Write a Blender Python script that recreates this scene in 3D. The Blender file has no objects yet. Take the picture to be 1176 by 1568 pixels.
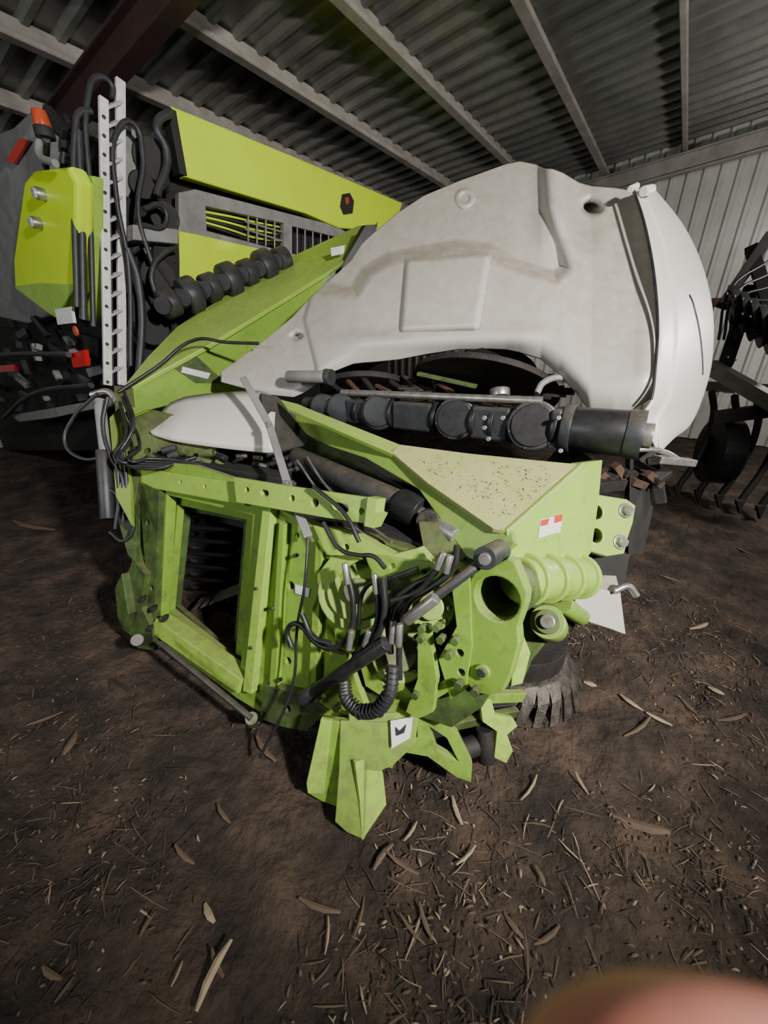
import bpy, bmesh, math, random
from mathutils import Vector, Matrix, noise
random.seed(7)
S=bpy.context.scene
COL=S.collection
# ---------------------------------------------------------------- survey frame
CAM=Vector((0,0,1.6)); PITCH=math.radians(24); F=600.0
cp,sp=math.cos(PITCH),math.sin(PITCH)
def ray(u,v):
    b=(784-v)/F
    return Vector(((u-588)/F, cp+sp*b, -sp+cp*b))
def P(u,v,t): return CAM+ray(u,v)*t
def depth(p):
    q=p-CAM; return q.y*cp-q.z*sp
def on(u,v,P0,N):
    r=ray(u,v); return CAM+r*((P0-CAM).dot(N)/r.dot(N))
D=Vector((.577,.816,0)).normalized(); E=Vector((.816,-.577,0)).normalized(); Z=Vector((0,0,1))
def W(d,e,z): return D*d+E*e+Z*z
# ---------------------------------------------------------------- materials
def mat(name,c1,c2=None,rough=.5,metal=0,scale=6,bump=0,bscale=60,dust=None,dustamt=0,c3=None,grime=None,gamt=.6,bdist=.02,lowdirt=False,gscale=19):
    m=bpy.data.materials.new(name); m.use_nodes=True
    nt=m.node_tree; n=nt.nodes; l=nt.links
    bs=n['Principled BSDF']; bs.inputs['Roughness'].default_value=rough; bs.inputs['Metallic'].default_value=metal
    c2=c2 or tuple(x*.8 for x in c1)
    geo=n.new('ShaderNodeNewGeometry')
    nz=n.new('ShaderNodeTexNoise'); nz.inputs['Scale'].default_value=scale; nz.inputs['Detail'].default_value=8; nz.inputs['Roughness'].default_value=.65
    l.new(geo.outputs['Position'],nz.inputs['Vector'])
    r=n.new('ShaderNodeValToRGB'); r.color_ramp.elements[0].position=.35; r.color_ramp.elements[1].position=.65
    r.color_ramp.elements[0].color=(*c2,1); r.color_ramp.elements[1].color=(*c1,1)
    if c3:
        e=r.color_ramp.elements.new(.5); e.color=(*c3,1)
    l.new(nz.outputs['Fac'],r.inputs['Fac'])
    out=r.outputs['Color']
    if grime:
        g=n.new('ShaderNodeTexNoise'); g.inputs['Scale'].default_value=gscale; g.inputs['Detail'].default_value=12; g.inputs['Roughness'].default_value=.72
        l.new(geo.outputs['Position'],g.inputs['Vector'])
        src=g.outputs['Fac']
        if lowdirt:
            sz=n.new('ShaderNodeSeparateXYZ'); l.new(geo.outputs['Position'],sz.inputs[0])
            mz=n.new('ShaderNodeMapRange'); mz.inputs['From Min'].default_value=.8; mz.inputs['From Max'].default_value=0; mz.inputs['To Min'].default_value=0; mz.inputs['To Max'].default_value=.10
            l.new(sz.outputs['Z'],mz.inputs['Value'])
            ad=n.new('ShaderNodeMath'); ad.operation='ADD'; l.new(src,ad.inputs[0]); l.new(mz.outputs[0],ad.inputs[1]); src=ad.outputs[0]
        mg=n.new('ShaderNodeMapRange'); mg.inputs['From Min'].default_value=.54; mg.inputs['From Max'].default_value=.72; mg.inputs['To Max'].default_value=gamt
        l.new(src,mg.inputs['Value'])
        mx=n.new('ShaderNodeMixRGB'); l.new(mg.outputs[0],mx.inputs['Fac']); l.new(out,mx.inputs['Color1']); mx.inputs['Color2'].default_value=(*grime,1)
        out=mx.outputs['Color']
        mrg=n.new('ShaderNodeMapRange'); mrg.inputs['To Min'].default_value=rough; mrg.inputs['To Max'].default_value=.9; l.new(mg.outputs[0],mrg.inputs['Value']); l.new(mrg.outputs[0],bs.inputs['Roughness'])
    if dust:
        sx=n.new('ShaderNodeSeparateXYZ'); l.new(geo.outputs['Normal'],sx.inputs[0])
        mr=n.new('ShaderNodeMapRange'); mr.inputs['From Min'].default_value=.3; mr.inputs['From Max'].default_value=.9; mr.inputs['To Max'].default_value=dustamt
        l.new(sx.outputs['Z'],mr.inputs['Value'])
        n2=n.new('ShaderNodeTexNoise'); n2.inputs['Scale'].default_value=14; n2.inputs['Detail'].default_value=9; n2.inputs['Roughness'].default_value=.7
        l.new(geo.outputs['Position'],n2.inputs['Vector'])
        m2=n.new('ShaderNodeMapRange'); m2.inputs['From Min'].default_value=.35; m2.inputs['From Max'].default_value=.62; m2.inputs['To Min'].default_value=.25
        l.new(n2.outputs['Fac'],m2.inputs['Value'])
        mu=n.new('ShaderNodeMath'); mu.operation='MULTIPLY'; l.new(mr.outputs[0],mu.inputs[0]); l.new(m2.outputs[0],mu.inputs[1])
        mx=n.new('ShaderNodeMixRGB'); l.new(mu.outputs[0],mx.inputs['Fac']); l.new(out,mx.inputs['Color1']); mx.inputs['Color2'].default_value=(*dust,1)
        out=mx.outputs['Color']
    l.new(out,bs.inputs['Base Color'])
    if bump:
        n3=n.new('ShaderNodeTexNoise'); n3.inputs['Scale'].default_value=bscale; n3.inputs['Detail'].default_value=8; n3.inputs['Roughness'].default_value=.6
        l.new(geo.outputs['Position'],n3.inputs['Vector'])
        b=n.new('ShaderNodeBump'); b.inputs['Strength'].default_value=bump; b.inputs['Distance'].default_value=bdist
        l.new(n3.outputs['Fac'],b.inputs['Height']); l.new(b.outputs[0],bs.inputs['Normal'])
    return m
DUST=(.27,.22,.13); GR=(.085,.075,.035)
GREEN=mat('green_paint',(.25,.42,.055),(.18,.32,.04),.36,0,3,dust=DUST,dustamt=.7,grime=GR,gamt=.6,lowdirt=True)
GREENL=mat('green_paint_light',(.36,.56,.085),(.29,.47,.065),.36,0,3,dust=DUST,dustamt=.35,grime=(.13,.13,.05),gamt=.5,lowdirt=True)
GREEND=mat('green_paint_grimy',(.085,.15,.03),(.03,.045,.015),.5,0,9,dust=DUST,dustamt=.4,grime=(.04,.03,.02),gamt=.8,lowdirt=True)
DUSTY=mat('dust_covered_paint',(.45,.43,.19),(.35,.41,.12),.9,0,7,.3,120,grime=(.30,.23,.12),gamt=.7)
LIME=mat('lime_panel',(.66,.90,.02),(.60,.83,.02),.35,0,3)
HOOD=mat('grey_plastic_hood',(.51,.495,.455),(.475,.46,.42),.38,0,1.0,.03,200,dust=(.32,.25,.17),dustamt=.8,grime=(.40,.36,.29),gamt=.3,gscale=5)
HOODL=mat('pale_plastic_endcap',(.68,.65,.59),(.64,.61,.55),.4,0,2,grime=(.5,.45,.37),gamt=.3,gscale=6)
BLACK=mat('black_rubber',(.012,.012,.013),(.025,.025,.026),.4,0,20)
CHAR=mat('charcoal_cast_metal',(.045,.047,.052),(.028,.03,.034),.45,.2,15,.1,200,dust=(.2,.16,.11),dustamt=.5)
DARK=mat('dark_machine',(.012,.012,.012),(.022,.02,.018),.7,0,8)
STEEL=mat('bare_steel',(.45,.44,.42),(.25,.23,.2),.35,.7,20)
STEELD=mat('worn_dark_steel',(.11,.095,.08),(.035,.03,.025),.5,.5,24,.2,90)
GREYM=mat('grey_painted_metal',(.28,.28,.27),(.2,.2,.19),.5,.1,8,grime=(.1,.09,.08),gamt=.4)
WHITEM=mat('pale_ladder_metal',(.8,.79,.77),(.6,.58,.56),.5,.1,30)
RUST=mat('rusty_metal',(.12,.065,.042),(.05,.03,.02),.8,.2,18,.3,80)
RUSTD=mat('dark_worn_metal',(.032,.026,.022),(.015,.013,.012),.7,.2,18,.3,80)
RUSTR=mat('oxide_red_rafter',(.05,.022,.018),(.03,.016,.013),.7,0,5)
STICK=mat('sticker',(.8,.8,.78),(.7,.7,.68),.4,grime=(.4,.36,.3),gamt=.5)
STICKR=mat('sticker_red',(.6,.05,.04),(.5,.05,.04),.4)
ORANGE=mat('orange_lens',(.5,.08,.03),(.4,.06,.02),.25)
REDL=mat('red_lens',(.6,.01,.01),(.5,.01,.01),.25)
GLASS=mat('lamp_glass',(.7,.75,.72),(.4,.45,.4),.1,.4)
GALV=mat('galvanised_sheet',(.27,.275,.25),(.17,.175,.155),.38,.4,1.6,.1,40)
WALLM=mat('pale_wall_sheet',(.66,.65,.60),(.48,.47,.43),.5,.2,1.5,.08,30)
PURL=mat('purlin_steel',(.42,.39,.35),(.28,.255,.225),.6,.1,4)
SKIN=mat('skin',(.50,.20,.145),(.44,.16,.115),.5,0,60,.15,300,bdist=.001)
SOIL=mat('soil',(.125,.080,.054),(.022,.016,.012),.95,0,4.0,1.0,18,c3=(.062,.042,.030),bdist=.07)
ST1=mat('straw_pale',(.38,.29,.19),(.22,.16,.10),.8,0,9)
ST2=mat('straw_brown',(.14,.095,.06),(.09,.06,.04),.9,0,9)
ST3=mat('straw_dark',(.055,.039,.028),(.03,.021,.016),.9,0,9)
# ---------------------------------------------------------------- builders
def root(name):
    o=bpy.data.objects.new(name,None); o.empty_display_size=.1; COL.objects.link(o); return o
def link(o,par,m=None,smooth=False):
    COL.objects.link(o)
    if par: o.parent=par
    if m: 
        o.data.materials.clear(); o.data.materials.append(m)
    if smooth:
        for p in o.data.polygons: p.use_smooth=True
    return o
def mesh(par,name,vs,fs,m,smooth=False):
    me=bpy.data.meshes.new(name); me.from_pydata([tuple(v) for v in vs],[],fs); me.update()
    bm=bmesh.new(); bm.from_mesh(me); bmesh.ops.recalc_face_normals(bm,faces=bm.faces); bm.to_mesh(me); bm.free()
    return link(bpy.data.objects.new(name,me),par,m,smooth)
def bev(o,w,s=2):
    b=o.modifiers.new('bevel','BEVEL'); b.width=w; b.segments=s; b.limit_method='ANGLE'; return o
PEND=[]
def basis(N,up=Z):
    N=N.normalized(); x=up.cross(N)
    if x.length<.05: x=Vector((0,1,0)).cross(N)
    x.normalize(); y=N.cross(x); return x,y,N
def plate_w(par,name,pts,holes,N,th,m,bd=.002):
    x,y,N=basis(N); o0=pts[0]
    cu=bpy.data.curves.new(name,'CURVE'); cu.dimensions='2D'; cu.fill_mode='BOTH'; cu.extrude=max(th/2-bd,.0005); cu.bevel_depth=bd; cu.bevel_resolution=1
    for L in [pts]+holes:
        s=cu.splines.new('POLY'); s.points.add(len(L)-1); s.use_cyclic_u=True
        for i,p in enumerate(L):
            q=p-o0; s.points[i].co=(q.dot(x),q.dot(y),0,1)
    ob=bpy.data.objects.new(name,cu)
    M=Matrix((( x.x,y.x,N.x,0),(x.y,y.y,N.y,0),(x.z,y.z,N.z,0),(0,0,0,1)))
    ob.matrix_world=Matrix.Translation(o0-N*(th/2))@M
    COL.objects.link(ob); PEND.append((ob,par,m,False)); return ob
def plate(par,name,pl,out,th,m,holes=(),off=0,bd=.002):
    P0,N=pl; N=N.normalized(); P1=P0+N*off
    pts=[on(u,v,P1,N) for u,v in out]; H=[]
    x,y,_=basis(N)
    for h in holes:
        if isinstance(h,tuple):
            c=on(h[0],h[1],P1,N); r=h[2]*depth(c)/F; st=(h[3]*depth(c)/F) if len(h)>3 else 0
            H.append([c+x*(r*math.cos(a)+(st if math.cos(a)>0 else -st))+y*r*math.sin(a) for a in [i*math.tau/24+.01 for i in range(24)]])
        else: H.append([on(u,v,P1,N) for u,v in h])
    return plate_w(par,name,pts,H,N,th,m,bd)
def plane3(a,b,c):
    a,b,c=P(*a),P(*b),P(*c); N=(b-a).cross(c-a).normalized()
    if N.dot(CAM-a)<0: N=-N
    return (a,N)
def tube(par,name,pts,r,m,smoothc=True,res=6):
    cu=bpy.data.curves.new(name,'CURVE'); cu.dimensions='3D'; cu.bevel_depth=r; cu.bevel_resolution=3; cu.use_fill_caps=True
    s=cu.splines.new('BEZIER'); s.bezier_points.add(len(pts)-1); cu.resolution_u=res
    for i,p in enumerate(pts):
        bp=s.bezier_points[i]; bp.co=p; t='AUTO' if smoothc else 'VECTOR'; bp.handle_left_type=t; bp.handle_right_type=t
    ob=bpy.data.objects.new(name,cu); COL.objects.link(ob); PEND.append((ob,par,m,True)); return ob
def cyl(par,name,a,b,r,m,r2=None,seg=28,bv=.003):
    r2=r if r2 is None else r2; ax=b-a; x,y,n=basis(ax)
    vs=[];fs=[]
    for k,(c,rr) in enumerate(((a,r),(b,r2))):
        for i in range(seg):
            A=i*math.tau/seg; vs.append(c+x*rr*math.cos(A)+y*rr*math.sin(A))
    for i in range(seg):
        j=(i+1)%seg; fs.append((i,j,seg+j,seg+i))
    fs.append(tuple(range(seg))[::-1]); fs.append(tuple(range(seg,2*seg)))
    o=mesh(par,name,vs,fs,m); 
    for p in o.data.polygons: p.use_smooth=len(p.vertices)==4
    if bv: bev(o,bv)
    return o
def pipe(par,name,a,b,ro,ri,m,seg=36):
    x,y,n=basis(b-a); vs=[];fs=[]
    for c,rr in ((a,ro),(b,ro),(b,ri),(a,ri)):
        for i in range(seg):
            A=i*math.tau/seg; vs.append(c+x*rr*math.cos(A)+y*rr*math.sin(A))
    for k in range(4):
        for i in range(seg):
            j=(i+1)%seg; k2=(k+1)%4; fs.append((k*seg+i,k*seg+j,k2*seg+j,k2*seg+i))
    o=mesh(par,name,vs,fs,m); bev(o,.002); return o
def beam(par,name,a,b,w,h,m,up=Z,bv=.004):
    ax=(b-a).normalized(); x=ax.cross(up).normalized(); y=x.cross(ax)
    vs=[c+x*sx*w/2+y*sy*h/2 for c in (a,b) for sx,sy in ((-1,-1),(1,-1),(1,1),(-1,1))]
    o=mesh(par,name,vs,[(0,1,2,3),(4,5,6,7),(0,1,5,4),(1,2,6,5),(2,3,7,6),(3,0,4,7)],m)
    if bv: bev(o,bv)
    return o
def prism(par,name,pts,ext,m,bv=.004):
    n=len(pts); vs=list(pts)+[p+ext for p in pts]
    fs=[tuple(range(n)),tuple(range(n,2*n))]+[(i,(i+1)%n,n+(i+1)%n,n+i) for i in range(n)]
    o=mesh(par,name,vs,fs,m)
    if bv: bev(o,bv)
    return o
def grid(par,name,rows,m,smooth=True):
    nr,nc=len(rows),len(rows[0]); vs=[p for r in rows for p in r]
    fs=[(i*nc+j,i*nc+j+1,(i+1)*nc+j+1,(i+1)*nc+j) for i in range(nr-1) for j in range(nc-1)]
    return mesh(par,name,vs,fs,m,smooth)
def bolt(par,p,N,r,m=STEEL,h=.015): return cyl(par,'bolt',p-N*.005,p+N*h,r,m,seg=6,bv=.001)
def lerp(xs,x):
    if x<=xs[0][0]: return xs[0][1:]
    for a,b in zip(xs,xs[1:]):
        if x<=b[0]:
            k=(x-a[0])/(b[0]-a[0]); return tuple(p+(q-p)*k for p,q in zip(a[1:],b[1:]))
    return xs[-1][1:]
def sst(x): x=max(0,min(1,x)); return x*x*(3-2*x)
def sdf(px,py,poly):
    d=1e9; ins=False; n=len(poly)
    for i in range(n):
        x1,y1=poly[i]; x2,y2=poly[(i+1)%n]
        ex,ey=x2-x1,y2-y1; k=max(0,min(1,((px-x1)*ex+(py-y1)*ey)/(ex*ex+ey*ey)))
        d=min(d,math.hypot(px-x1-ex*k,py-y1-ey*k))
        if (y1>py)!=(y2>py) and px<(x2-x1)*(py-y1)/(y2-y1)+x1: ins=not ins
    return -d if ins else d
def cr(Ls,x):
    i=min(int(x),len(Ls)-2); k=x-i
    g=lambda j: Ls[max(0,min(len(Ls)-1,j))]
    p0,p1,p2,p3=g(i-1),g(i),g(i+1),g(i+2)
    return tuple(.5*((2*b)+(c-a)*k+(2*a-5*b+4*c-d)*k*k+(3*b-a-3*c+d)*k**3) for a,b,c,d in zip(p0,p1,p2,p3))
# ================================================================ BUILDING
def roofz(e): return 4.17+.1*e
def sheet(name,org,run,across,length,width,pitch,dep,N,m):
    prof=[]; x=0
    while x<length:
        prof+= [(x,0),(x+pitch*.55,0),(x+pitch*.68,dep),(x+pitch*.87,dep)]; x+=pitch
    a=[org+run*s+N*h for s,h in prof]
    vs=a+[p+across*width for p in a]; n=len(a)
    return mesh(None,name,vs,[(i,i+1,n+i+1,n+i) for i in range(n-1)],m)
EM,EP,D0,D1=-8.5,4.5,-3.0,8.6
acr=(E+Z*.1)
sheet('ceiling',W(D0,EM,roofz(EM)+.12),D,acr,D1-D0+.1,EP-EM,.235,-.045,Z,GALV)
sheet('wall_back',W(D1,EM,0),E,Z,EP-EM,4.9,.2,-.035,D,WALLM)
sheet('wall_left',W(D0,EM,0),D,Z,D1-D0,3.5,.2,-.035,-E,GALV)
sheet('wall_right',W(3.0,EP,0),D,Z,D1-3.0,4.8,.2,-.035,E,GALV)
pr=root('roof_purlins')
for e in (-7.7,-6.7,-5.7,-4.7,-3.68,-2.7,-1.7,-.68,.35,1.4,2.4,3.4):
    a=W(D0,e,roofz(e)+.02); b=W(D1-.05,e,roofz(e)+.02)
    w=.05 if e>-1 else .095
    beam(pr,'purlin_web',a,b,.012,.16,PURL)
    beam(pr,'purlin_flange',a+E*w/2+Z*-.08,b+E*w/2+Z*-.08,w,.012,PURL)
    beam(pr,'purlin_lip',a+E*w+Z*-.065,b+E*w+Z*-.065,.01,.035,PURL)
rf=root('roof_rafter')
for dd,mm in ((2.2,RUSTR),(8.42,PURL)):
    a=W(dd,EM,roofz(EM)-.2); b=W(dd,EP,roofz(EP)-.2)
    beam(rf,'rafter_web',a,b,.02,.22,mm); beam(rf,'rafter_top',a+Z*.11,b+Z*.11,.14,.02,mm); beam(rf,'rafter_bottom',a-Z*.11,b-Z*.11,.14,.02,mm)
gt=root('wall_girt')
beam(gt,'girt_red',W(8.48,-3,2.1),W(8.48,4.4,2.1),.08,.1,RUST)
beam(gt,'girt_low',W(8.48,-3,.9),W(8.48,4.4,.9),.08,.1,RUSTD)
# floor
NF=380; rows=[]
for i in range(NF+1):
    r=[]
    for j in range(NF+1):
        a=(i/NF*2-1); b=(j/NF*2-1)
        x=a*abs(a)**.8*13; y=1.4+b*abs(b)**.8*13
        v=Vector((x,y,0))
        h=.03*noise.noise(v*1.3)+.028*noise.noise(v*4)+.022*noise.noise(v*10)+.014*noise.noise(v*24)
        r.append(Vector((x,y,h-.024)))
    rows.append(r)
grid(None,'floor',rows,SOIL)
def gz(x,y):
    v=Vector((x,y,0)); return .03*noise.noise(v*1.3)+.028*noise.noise(v*4)+.022*noise.noise(v*10)+.014*noise.noise(v*24)-.024
vs=[];fs=[];mi=[]
def sliver(x,y,L,w,a,k,z=.012,tilt=0.0,curl=0.0):
    c=Vector((x,y,z)); d=Vector((math.cos(a),math.sin(a),tilt)); s=Vector((-math.sin(a),math.cos(a),0))
    b=len(vs); n=3
    for i in range(n+1):
        q=i/n; ww=w*(1-.6*abs(2*q-1)**2)
        p=c+d*(L*(q-.5))+s*curl*L*(q-.5)**2*4+Z*.003*math.sin(q*3.1)
        vs.extend((p-s*ww/2,p+Z*ww*.25,p+s*ww/2))
    for i in range(n):
        o=b+i*3; fs.extend(((o,o+1,o+4,o+3),(o+1,o+2,o+5,o+4))); mi.extend((k,k))
for _ in range(30000):
    x=random.gauss(.4,1.7); y=random.uniform(-.2,4.6) if random.random()<.6 else random.uniform(.0,2.2)
    if x>1.5 and y>2.3: continue
    dn=noise.noise(Vector((x*1.4,y*1.4,3)))
    if dn<random.uniform(-.3,.35): continue
    big=random.random()
    if big<.66: L,w=random.uniform(.008,.026),random.uniform(.003,.009)
    elif big<.93: L,w=random.uniform(.03,.07),random.uniform(.002,.006)
    else: L,w=random.uniform(.07,.16),random.uniform(.002,.006)
    k=random.choices((0,1,2),(1.3,5,3.5) if x>-.3 else (.35,3,5))[0]  # darker straw mix on the left paints the dimmer floor light into the colour
    sliver(x,y,L,w,random.gauss(1.2,1.0) if random.random()<.5 else random.uniform(0,6.28),k,gz(x,y)+random.uniform(.001,.012),random.uniform(-.1,.14),random.uniform(-.06,.06))
def husk(u,v,u2,v2,wpx,k=0):
    a=on(u,v,Vector((0,0,0)),Z); b=on(u2,v2,Vector((0,0,0)),Z); m=(a+b)/2; d=b-a
    sliver(m.x,m.y,d.length,wpx*depth(m)/F,math.atan2(d.y,d.x),k,gz(m.x,m.y)+.015,0,.06)
for h in ((352,1440,298,1550,13),(322,1455,340,1500,8,1),(940,1250,1030,1275,16,1),(950,1060,985,1085,8),(990,1090,1030,1110,8),(1085,1050,1110,1062,10),(455,1375,520,1398,9,1),(100,1160,120,1125,13,1),
  (40,1110,95,1090,8,1),(15,800,80,815,12,1),(390,1130,420,1170,8,1),(600,1290,570,1330,9,1),(770,1400,800,1440,8,1),(690,1225,705,1270,7),(835,1360,820,1330,7,1),(165,1040,190,1060,16,2),(265,1295,295,1325,7,1),(310,1380,325,1410,10,0),(640,1380,660,1440,7,1),(820,1450,860,1420,7,1),(895,1040,915,1046,10),(60,1480,90,1500,9,1),(590,1310,640,1345,6,1),(960,1130,1000,1100,6,1),(1060,960,1090,950,7),(330,1230,350,1260,6,1),(1100,1100,1150,1090,7,1),(1010,880,1040,890,6,1),(1120,830,1160,850,7,1),(700,1330,730,1300,5,0),(880,1180,900,1215,5,0),
  (80,1530,110,1490,6,1),(262,1510,280,1470,4,0),(240,1400,215,1440,5,1),(500,1460,505,1400,4,0),(545,1430,560,1370,4,1),(610,1400,650,1450,5,1),(620,1290,640,1260,5,0),(800,1230,825,1190,4,0),(1040,1060,1070,1090,4,1)): husk(*h)
st=mesh(None,'straw_litter',vs,fs,ST1); st.data.materials.append(ST2); st.data.materials.append(ST3)
for p,k in zip(st.data.polygons,mi): p.material_index=k
# ================================================================ HARVESTER
H=root('forage_harvester')
HS=(W(0,-3.4,0),E.copy()); HR=(W(1.4,0,0),-D)
def hs(u,v,off=0): return on(u,v,HS[0]+E*off,E)
def hr(u,v,off=0): return on(u,v,HR[0]-D*off,-D)
plate(H,'upper_side_panel',HS,[(264,166),(300,180),(460,246),(615,312),(611,326),(585,352),(520,347),(470,325),(285,268),(272,228)],.09,LIME,bd=.012)
plate(H,'side_lamp',HS,[(525,298),(536,296),(542,308),(540,326),(527,328),(522,316)],.02,DARK,off=.012,bd=.004)
plate(H,'side_lamp_lens',HS,[(529,303),(534,302),(535,310),(531,313)],.02,ORANGE,off=.018,bd=.002)
beam(H,'panel_end_hinge',hs(258,170,-.04),hs(276,270,-.04),.1,.06,DARK)
plate(H,'grille_frame',HS,[(275,296),(300,291),(515,347),(560,372),(548,420),(275,354)],.06,GREYM,[[(314,314),(436,341),(436,386),(316,354)],[(447,345),(540,368),(530,408),(447,389)]],off=-.03,bd=.006)
for i in range(5):
    u=380+i*13.5; tube(H,'grille_bar',[hs(u,317+(u-314)*.2,-.05),hs(u,353+(u-314)*.26,-.05)],.008,GREYM,False)
for k in (.33,.66): tube(H,'grille_rail',[hs(375,327+36*k,-.05),hs(436,343+41*k,-.05)],.008,GREYM,False)
for k in range(7): tube(H,'grille_cable',[hs(312,320+k*4,-.12),hs(350,326+k*5,-.1+.02*(k%2)),hs(390,334+k*6,-.12),hs(440,345+k*5,-.12)],.009,LIME if k%2 else CHAR)
for i in range(7):
    u=455+i*12; tube(H,'grille_bar',[hs(u,347+(u-447)*.25,-.05),hs(u,390+(u-447)*.25,-.05)],.008,GREYM,False)
plate(H,'lower_side_panel',HS,[(273,355),(300,360),(450,394),(450,470),(330,462),(276,437)],.06,LIME,bd=.008)
prism(H,'machine_body',[W(1.55,-3.62,.75),W(5.2,-3.62,.75),W(5.2,-3.62,2.75),W(1.9,-3.62,2.9),W(1.55,-3.62,2.3)],E*-2.1,DARK,.03)
prism(H,'engine_deck',[hs(300,182,-.1),hs(612,312,-.1),hs(600,345,-.1),hs(300,265,-.1)],E*-2.0,DARK,.02)
for dd,r in ((2.5,.62),(4.6,.85)):
    for ee in (-3.95,-5.3):
        pipe(H,'tyre',W(dd,ee-.22,r),W(dd,ee+.22,r),r,r*.5,BLACK); cyl(H,'wheel_rim',W(dd,ee-.12,r),W(dd,ee+.12,r),r*.52,GREEND)
        for i in range(22):
            a=i*math.tau/22; c=W(dd,ee,r)+D*math.cos(a)*r+Z*math.sin(a)*r
            if c.z>.02: beam(H,'tyre_lug',c-E*.2,c+E*.2,.05,.05,BLACK,up=(c-W(dd,ee,r)).normalized())
def rail(pts,off,w,m,h=.03):
    for a,b in zip(pts,pts[1:]): beam(H,'ladder_rail',hs(*a,off),hs(*b,off),h,w,m,up=D)
rail([(158,150),(165,590)],.12,.05,WHITEM); rail([(184,122),(187,590)],.0,.055,WHITEM)
beam(H,'ladder_inner_channel',hs(165,155,.08),hs(172,590,.08),.02,.02,CHAR,up=D)
for i in range(15):
    v=165+i*29
    beam(H,'ladder_rung',hs(161+i*.4,v,.12),hs(184,v-9,.0),.04,.016,WHITEM)
    cyl(H,'rail_hole',hs(159+i*.42,v+14,.136),hs(159+i*.42,v+14,.14),.011,DARK,seg=12,bv=0)
for pts,r in (([(143,500),(138,300),(136,140),(150,118),(170,128),(172,150)],.016),([(118,470),(115,200),(122,172),(140,170)],.018),([(200,560),(196,400),(178,300),(180,200),(205,190),(218,230),(212,330),(232,400)],.016),
   ([(128,490),(124,300),(120,200)],.022),([(240,455),(232,420),(255,385),(270,380)],.018),([(212,600),(212,430),(195,380)],.026),([(240,300),(255,230),(240,195),(262,170)],.026),([(220,320),(250,318),(252,345),(215,345)],.018)):
    tube(H,'handrail',[hs(u,v,.1) for u,v in pts],r,CHAR)
plate(H,'grey_step',HS,[(205,345),(272,352),(272,372),(205,366)],.2,GREYM,off=.1,bd=.005)
plate(H,'grey_post',HS,[(190,190),(206,200),(214,230),(212,262),(196,300),(188,290)],.05,GREYM,off=-.1,bd=.005)
plate(H,'grey_valance',HS,[(238,352),(275,355),(275,437),(262,440),(235,400)],.05,DARK,off=0)
for (u,v,r) in ((225,240,.12),(245,330,.1),(210,280,.08),(235,420,.12),(200,470,.1),(225,500,.12)):
    cyl(H,'deck_fitting',hs(u,v,-.25),hs(u+8,v+3,-.02),r,DARK)
for k in range(22):
    c=hs(198+(k*29)%74,200+(k*47)%330,-.08); beam(H,'deck_bracket',c,c+Vector((random.uniform(-.12,.12),.03,random.uniform(-.1,.14))),.04,.03,random.choice((CHAR,DARK,GREYM,CHAR)),up=D)
plate(H,'rear_grey_cowl',HR,[(-60,300),(0,268),(48,192),(64,205),(62,258),(40,280),(20,400),(25,442),(75,478),(40,492),(-60,470)],.12,GREYM,off=0,bd=.02)
plate(H,'rear_roof_cowl',HR,[(-60,230),(20,200),(52,170),(60,205),(0,290),(-60,310)],.1,GREYM,off=-.25,bd=.02)
plate(H,'rear_red_panel',HR,[(10,245),(30,212),(42,215),(20,250)],.02,STICKR,off=.03)
plate(H,'rear_lime_panel',HR,[(52,268),(104,262),(113,280),(113,440),(82,482),(75,478),(24,440),(22,400),(38,285)],.1,LIME,off=.1,bd=.025)
plate(H,'lime_crease',HR,[(24,440),(60,435),(113,438),(84,482),(70,476)],.03,GREENL,off=.13,bd=.01)
plate(H,'rear_lime_strip',HR,[(119,268),(141,272),(144,492),(121,486)],.06,GREENL,off=.0,bd=.01)
for u,v in ((66,298),(60,342)):
    c=hr(u,v,.11); cyl(H,'work_lamp',c+D*.03,c-D*.04,.035,STEEL); cyl(H,'work_lamp_glass',c-D*.03,c-D*.055,.029,GLASS)
c=hr(66,195,.1); cyl(H,'beacon_base',c-Z*.05,c,.05,DARK); cyl(H,'beacon_lens',c,c+Z*.075,.045,ORANGE,r2=.036)
cyl(H,'beacon_stalk',hr(70,255,.0),c-Z*.05,.02,CHAR)
for k in range(10):
    c=hr(75+(k*13)%40,190+k*8,-.1); beam(H,'roof_bracket',c,c+Vector((random.uniform(-.1,.1),.02,random.uniform(.05,.15))),.06,.05,random.choice((DARK,CHAR)),up=D)
tube(H,'roof_hose',[hr(62,205,.1),hr(60,235,.15),hr(85,250,.15)],.02,GREYM)
plate(H,'number_plate',HR,[(84,474),(108,470),(112,494),(88,497)],.02,STICK,off=.2)
plate(H,'rear_black_bumper',HR,[(-60,500),(100,505),(150,520),(150,600),(60,640),(-60,650)],.3,DARK,off=-.1)
for k in range(30):
    u=-20+(k*31)%170; v=500+(k*37)%130; c=hr(u,v,.0); beam(H,'rear_bracket',c,c+Vector((random.uniform(-.15,.15),.02,random.uniform(-.06,.16))),random.uniform(.03,.09),.05,random.choice((CHAR,DARK,DARK,CHAR,GREYM)),up=D)
c=hr(118,507,.25); cyl(H,'reflector_orange',c,c-D*.015,.03,ORANGE)
plate(H,'reflector_red',HR,[(107,542),(128,536),(131,560),(112,563)],.03,REDL,off=.22); plate(H,'rear_red_lamp',HR,[(0,560),(22,558),(22,568),(0,570)],.03,REDL,off=.2)
tube(H,'tow_hose',[hr(-40,548,.25),hr(30,542,.25),(hr(105,543,.25))],.02,CHAR); tube(H,'tow_hose',[hr(5,640,.2),hr(60,600,.25),hr(140,590,.2)],.02,CHAR)
prism(H,'rear_step',[hr(15,636,.15),hr(80,625,.15),hr(150,612,.15),hr(150,625,.15),hr(80,640,.15),hr(30,646,.15)],D*.35,GREYM)
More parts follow.
